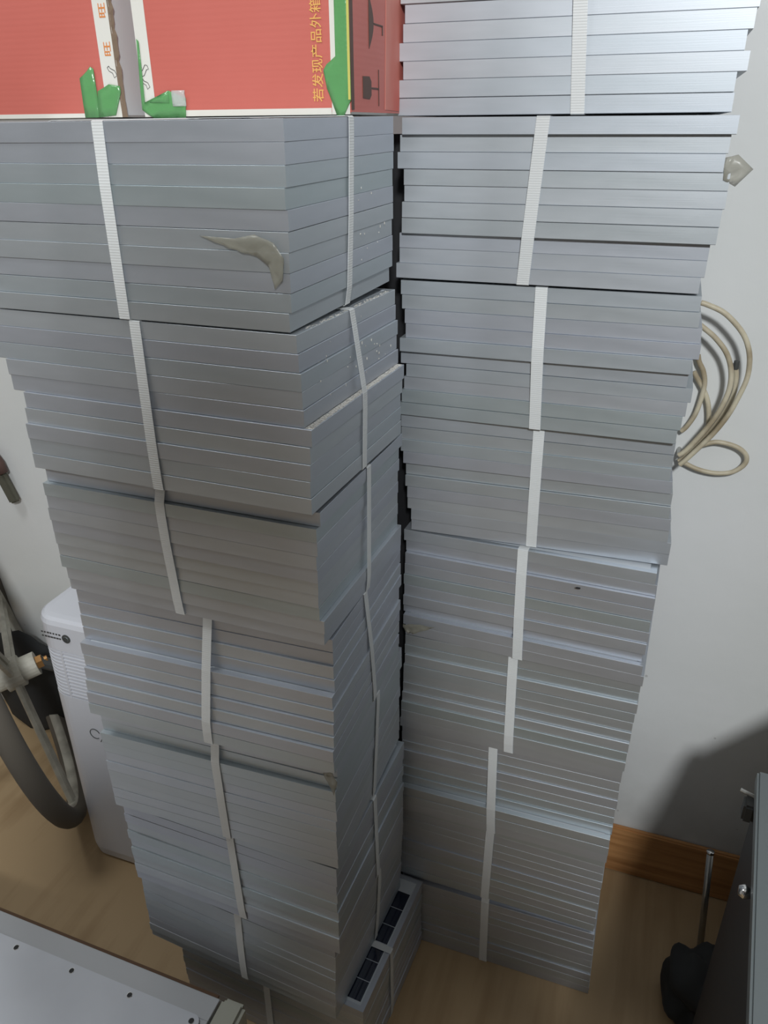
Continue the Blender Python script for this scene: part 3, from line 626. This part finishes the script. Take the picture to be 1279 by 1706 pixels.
# ------------------------------------------------------------------ dark machine with grey top at the lower right
mc = thing('machine', 'dark machine with a grey steel top and round chrome knob at the right edge', 'machine', None, (0.533, 0.15, 0), (0, 0, -0.086))
boxo('body', (0.006, -0.62, 0.0), (0.36, -0.006, 0.598), BLACK, mc, bev=0.004)
boxo('steel_top', (0.0, -0.65, 0.600), (0.38, 0.0, 0.621), SLAB, mc, bev=0.003)
bm = bmesh.new(); tube(bm, [(0.006, -0.165, 0.585), (-0.004, -0.165, 0.585), (-0.010, -0.165, 0.585)], 0.007, 14, radii=[0.004, 0.0085, 0.005]); from_bm('knob', bm, CHROME, mc, True)
bm = bmesh.new(); tube(bm, [(-0.014, -0.008, 0.588), (0.004, -0.012, 0.586)], 0.0025, 8); from_bm('lever', bm, STEEL, mc)
boxo('bracket', (-0.008, -0.03, 0.555), (0.006, -0.006, 0.583), DGREY, mc, bev=0.003)
boxo('light_blocker_top', (0.32, -0.62, 0.622), (0.75, -0.014, 1.45), DGREY, mc, bev=0.004)  # unseen block added to keep bounced light off the shadowed corner
boxo('light_blocker_base', (0.362, -0.62, 0.0), (0.75, -0.006, 0.598), DGREY, mc, bev=0.004)  # lower half of the added unseen light-blocking block
plate('slanted_shadow_caster', [(0.018, 0.621), (0.38, 0.621), (0.38, 1.02), (0.24, 0.885)], (0, -0.012, 0), (1, 0, 0), (0, 0, 1), (0, 1, 0), 0.012, DGREY, mc)  # unseen sloping panel added to cast the slanted shadow on the wall
lump('bag', (0.78, 0.34, 0), (0.155, 0.11, 0.13), BLACKF, 'black bag heaped on the floor against the wall behind the machine', 'bag', 5, 4, 0.10)
lump('bag', (0.553, 0.238, 0), (0.058, 0.062, 0.06), BLACKF, 'low crumpled black bag on the floor in front of the steel rod', 'bag', 23, 4, 0.24)
rd = thing('steel_rod', 'short upright steel rod leaning beside the black bag', 'rod', None, (0.563, 0.352, 0))
bm = bmesh.new(); tube(bm, [(0.004, 0.0, 0.0), (-0.012, 0.035, 0.205)], 0.0058, 12); from_bm('shaft', bm, STEEL, rd, True)
bm = bmesh.new(); tube(bm, [(-0.012, 0.035, 0.205), (-0.0124, 0.036, 0.210)], 0.0066, 12); from_bm('cap', bm, CHROME, rd, True)

# ------------------------------------------------------------------ the photographer, standing behind the camera
pz = thing('person', 'person in a dark jacket and trousers standing and holding a phone', 'person', None, (0.37, -1.04, 0))
def skinned(name, verts, edges, m, parent, root=0, sub=2):
    me = bpy.data.meshes.new(name); me.from_pydata([v[:3] for v in verts], edges, []); o = bpy.data.objects.new(name, me); COL.objects.link(o); o.parent = parent
    sk = o.modifiers.new('skin', 'SKIN'); sl = me.skin_vertices[0].data if me.skin_vertices else None
    if sl is None:
        bm = bmesh.new(); bm.from_mesh(me); bm.verts.layers.skin.verify(); bm.to_mesh(me); bm.free(); sl = me.skin_vertices[0].data
    for i, v in enumerate(verts): sl[i].radius = (v[3], v[4] if len(v) > 4 else v[3]); sl[i].use_root = (i == root)
    ss = o.modifiers.new('sub', 'SUBSURF'); ss.levels = sub; ss.render_levels = sub
    me.materials.append(m); return o
body = [(0, 0, 0.93, 0.15, 0.11), (0, 0, 1.10, 0.14, 0.10), (0, 0.0, 1.28, 0.165, 0.11), (0, 0.0, 1.40, 0.15, 0.09), (0, 0.01, 1.48, 0.06), (0, 0.03, 1.53, 0.055),
        (-0.10, 0, 0.86, 0.09), (-0.11, 0.01, 0.48, 0.062), (-0.12, -0.01, 0.10, 0.043), (-0.13, 0.10, 0.04, 0.042),
        (0.10, 0, 0.86, 0.09), (0.11, 0.01, 0.48, 0.062), (0.12, -0.01, 0.10, 0.043), (0.13, 0.10, 0.04, 0.042),
        (-0.19, 0, 1.40, 0.06), (-0.23, 0.04, 1.14, 0.045), (-0.08, 0.21, 1.24, 0.032), (0.19, 0, 1.40, 0.06), (0.23, 0.04, 1.14, 0.045), (0.08, 0.21, 1.24, 0.032)]
ed = [(0, 1), (1, 2), (2, 3), (3, 4), (4, 5), (0, 6), (6, 7), (7, 8), (8, 9), (0, 10), (10, 11), (11, 12), (12, 13), (3, 14), (14, 15), (15, 16), (3, 17), (17, 18), (18, 19)]
JACKET = mat('dark_jacket', (0.04, 0.045, 0.055), 0.9); SKINM = mat('skin', (0.5, 0.3, 0.21), 0.55); HAIR = mat('black_hair', (0.012, 0.01, 0.01), 0.6)
skinned('clothed_body', body, ed, JACKET, pz)
bm = bmesh.new(); bmesh.ops.create_uvsphere(bm, u_segments=24, v_segments=16, radius=1)
for v in bm.verts:
    x, y, z = v.co; k = 1 - 0.22 * max(0, -z)
    v.co = Vector((x * 0.074 * k, 0.05 + y * 0.092 * k + (0.012 if z < -0.5 else 0), 1.635 + z * 0.112))
for sx in (-1, 1):
    bmesh.ops.create_icosphere(bm, subdivisions=2, radius=1, matrix=Matrix.Translation((sx * 0.075, 0.045, 1.63)) @ Matrix.Diagonal((0.009, 0.018, 0.03, 1)))
bmesh.ops.create_icosphere(bm, subdivisions=2, radius=1, matrix=Matrix.Translation((0, 0.145, 1.615)) @ Matrix.Diagonal((0.013, 0.016, 0.024, 1)))
bmesh.ops.create_icosphere(bm, subdivisions=2, radius=1, matrix=Matrix.Translation((0, 0.128, 1.57)) @ Matrix.Diagonal((0.024, 0.010, 0.007, 1)))
hd = from_bm('head', bm, SKINM, pz, True)
for sx in (-1, 1):
    bm = bmesh.new(); bmesh.ops.create_icosphere(bm, subdivisions=2, radius=0.011, matrix=Matrix.Translation((sx * 0.029, 0.128, 1.642))); from_bm('eye', bm, BLACK, hd, True)
bm = bmesh.new(); bmesh.ops.create_uvsphere(bm, u_segments=24, v_segments=14, radius=1)
for v in bm.verts:
    x, y, z = v.co; v.co = Vector((x * 0.082, 0.036 + y * 0.094, 1.668 + max(z, -0.55 if y < 0.1 else -0.02) * 0.092))
from_bm('hair', bm, HAIR, hd, True)
for sx in (-1, 1):
    hv = [(sx * 0.08, 0.20, 1.245, 0.026, 0.018), (sx * 0.055, 0.255, 1.285, 0.036, 0.014)]; he = [(0, 1)]
    for f in range(4):
        k = len(hv); dz = 0.028 - f * 0.018; L_ = (0.030, 0.034, 0.031, 0.025)[f]
        hv += [(sx * 0.045, 0.268, 1.290 + dz, 0.0095), (sx * (0.045 - L_ * 0.6), 0.276, 1.296 + dz, 0.0085), (sx * (0.045 - L_ * 1.15), 0.270, 1.300 + dz, 0.0075)]
        he += [(1, k), (k, k + 1), (k + 1, k + 2)]
    k = len(hv); hv += [(sx * 0.048, 0.232, 1.30, 0.0105), (sx * 0.030, 0.226, 1.318, 0.0090)]; he += [(0, k), (k, k + 1)]
    skinned('hand', hv, he, SKINM, pz, 0, 1)
ph = thing('phone', 'black phone held up by the standing person', 'phone', None, (0.37, -0.792, 1.30)); boxo('phone_body', (-0.038, -0.004, 0), (0.038, 0.004, 0.155), BLACK, ph, bev=0.003)
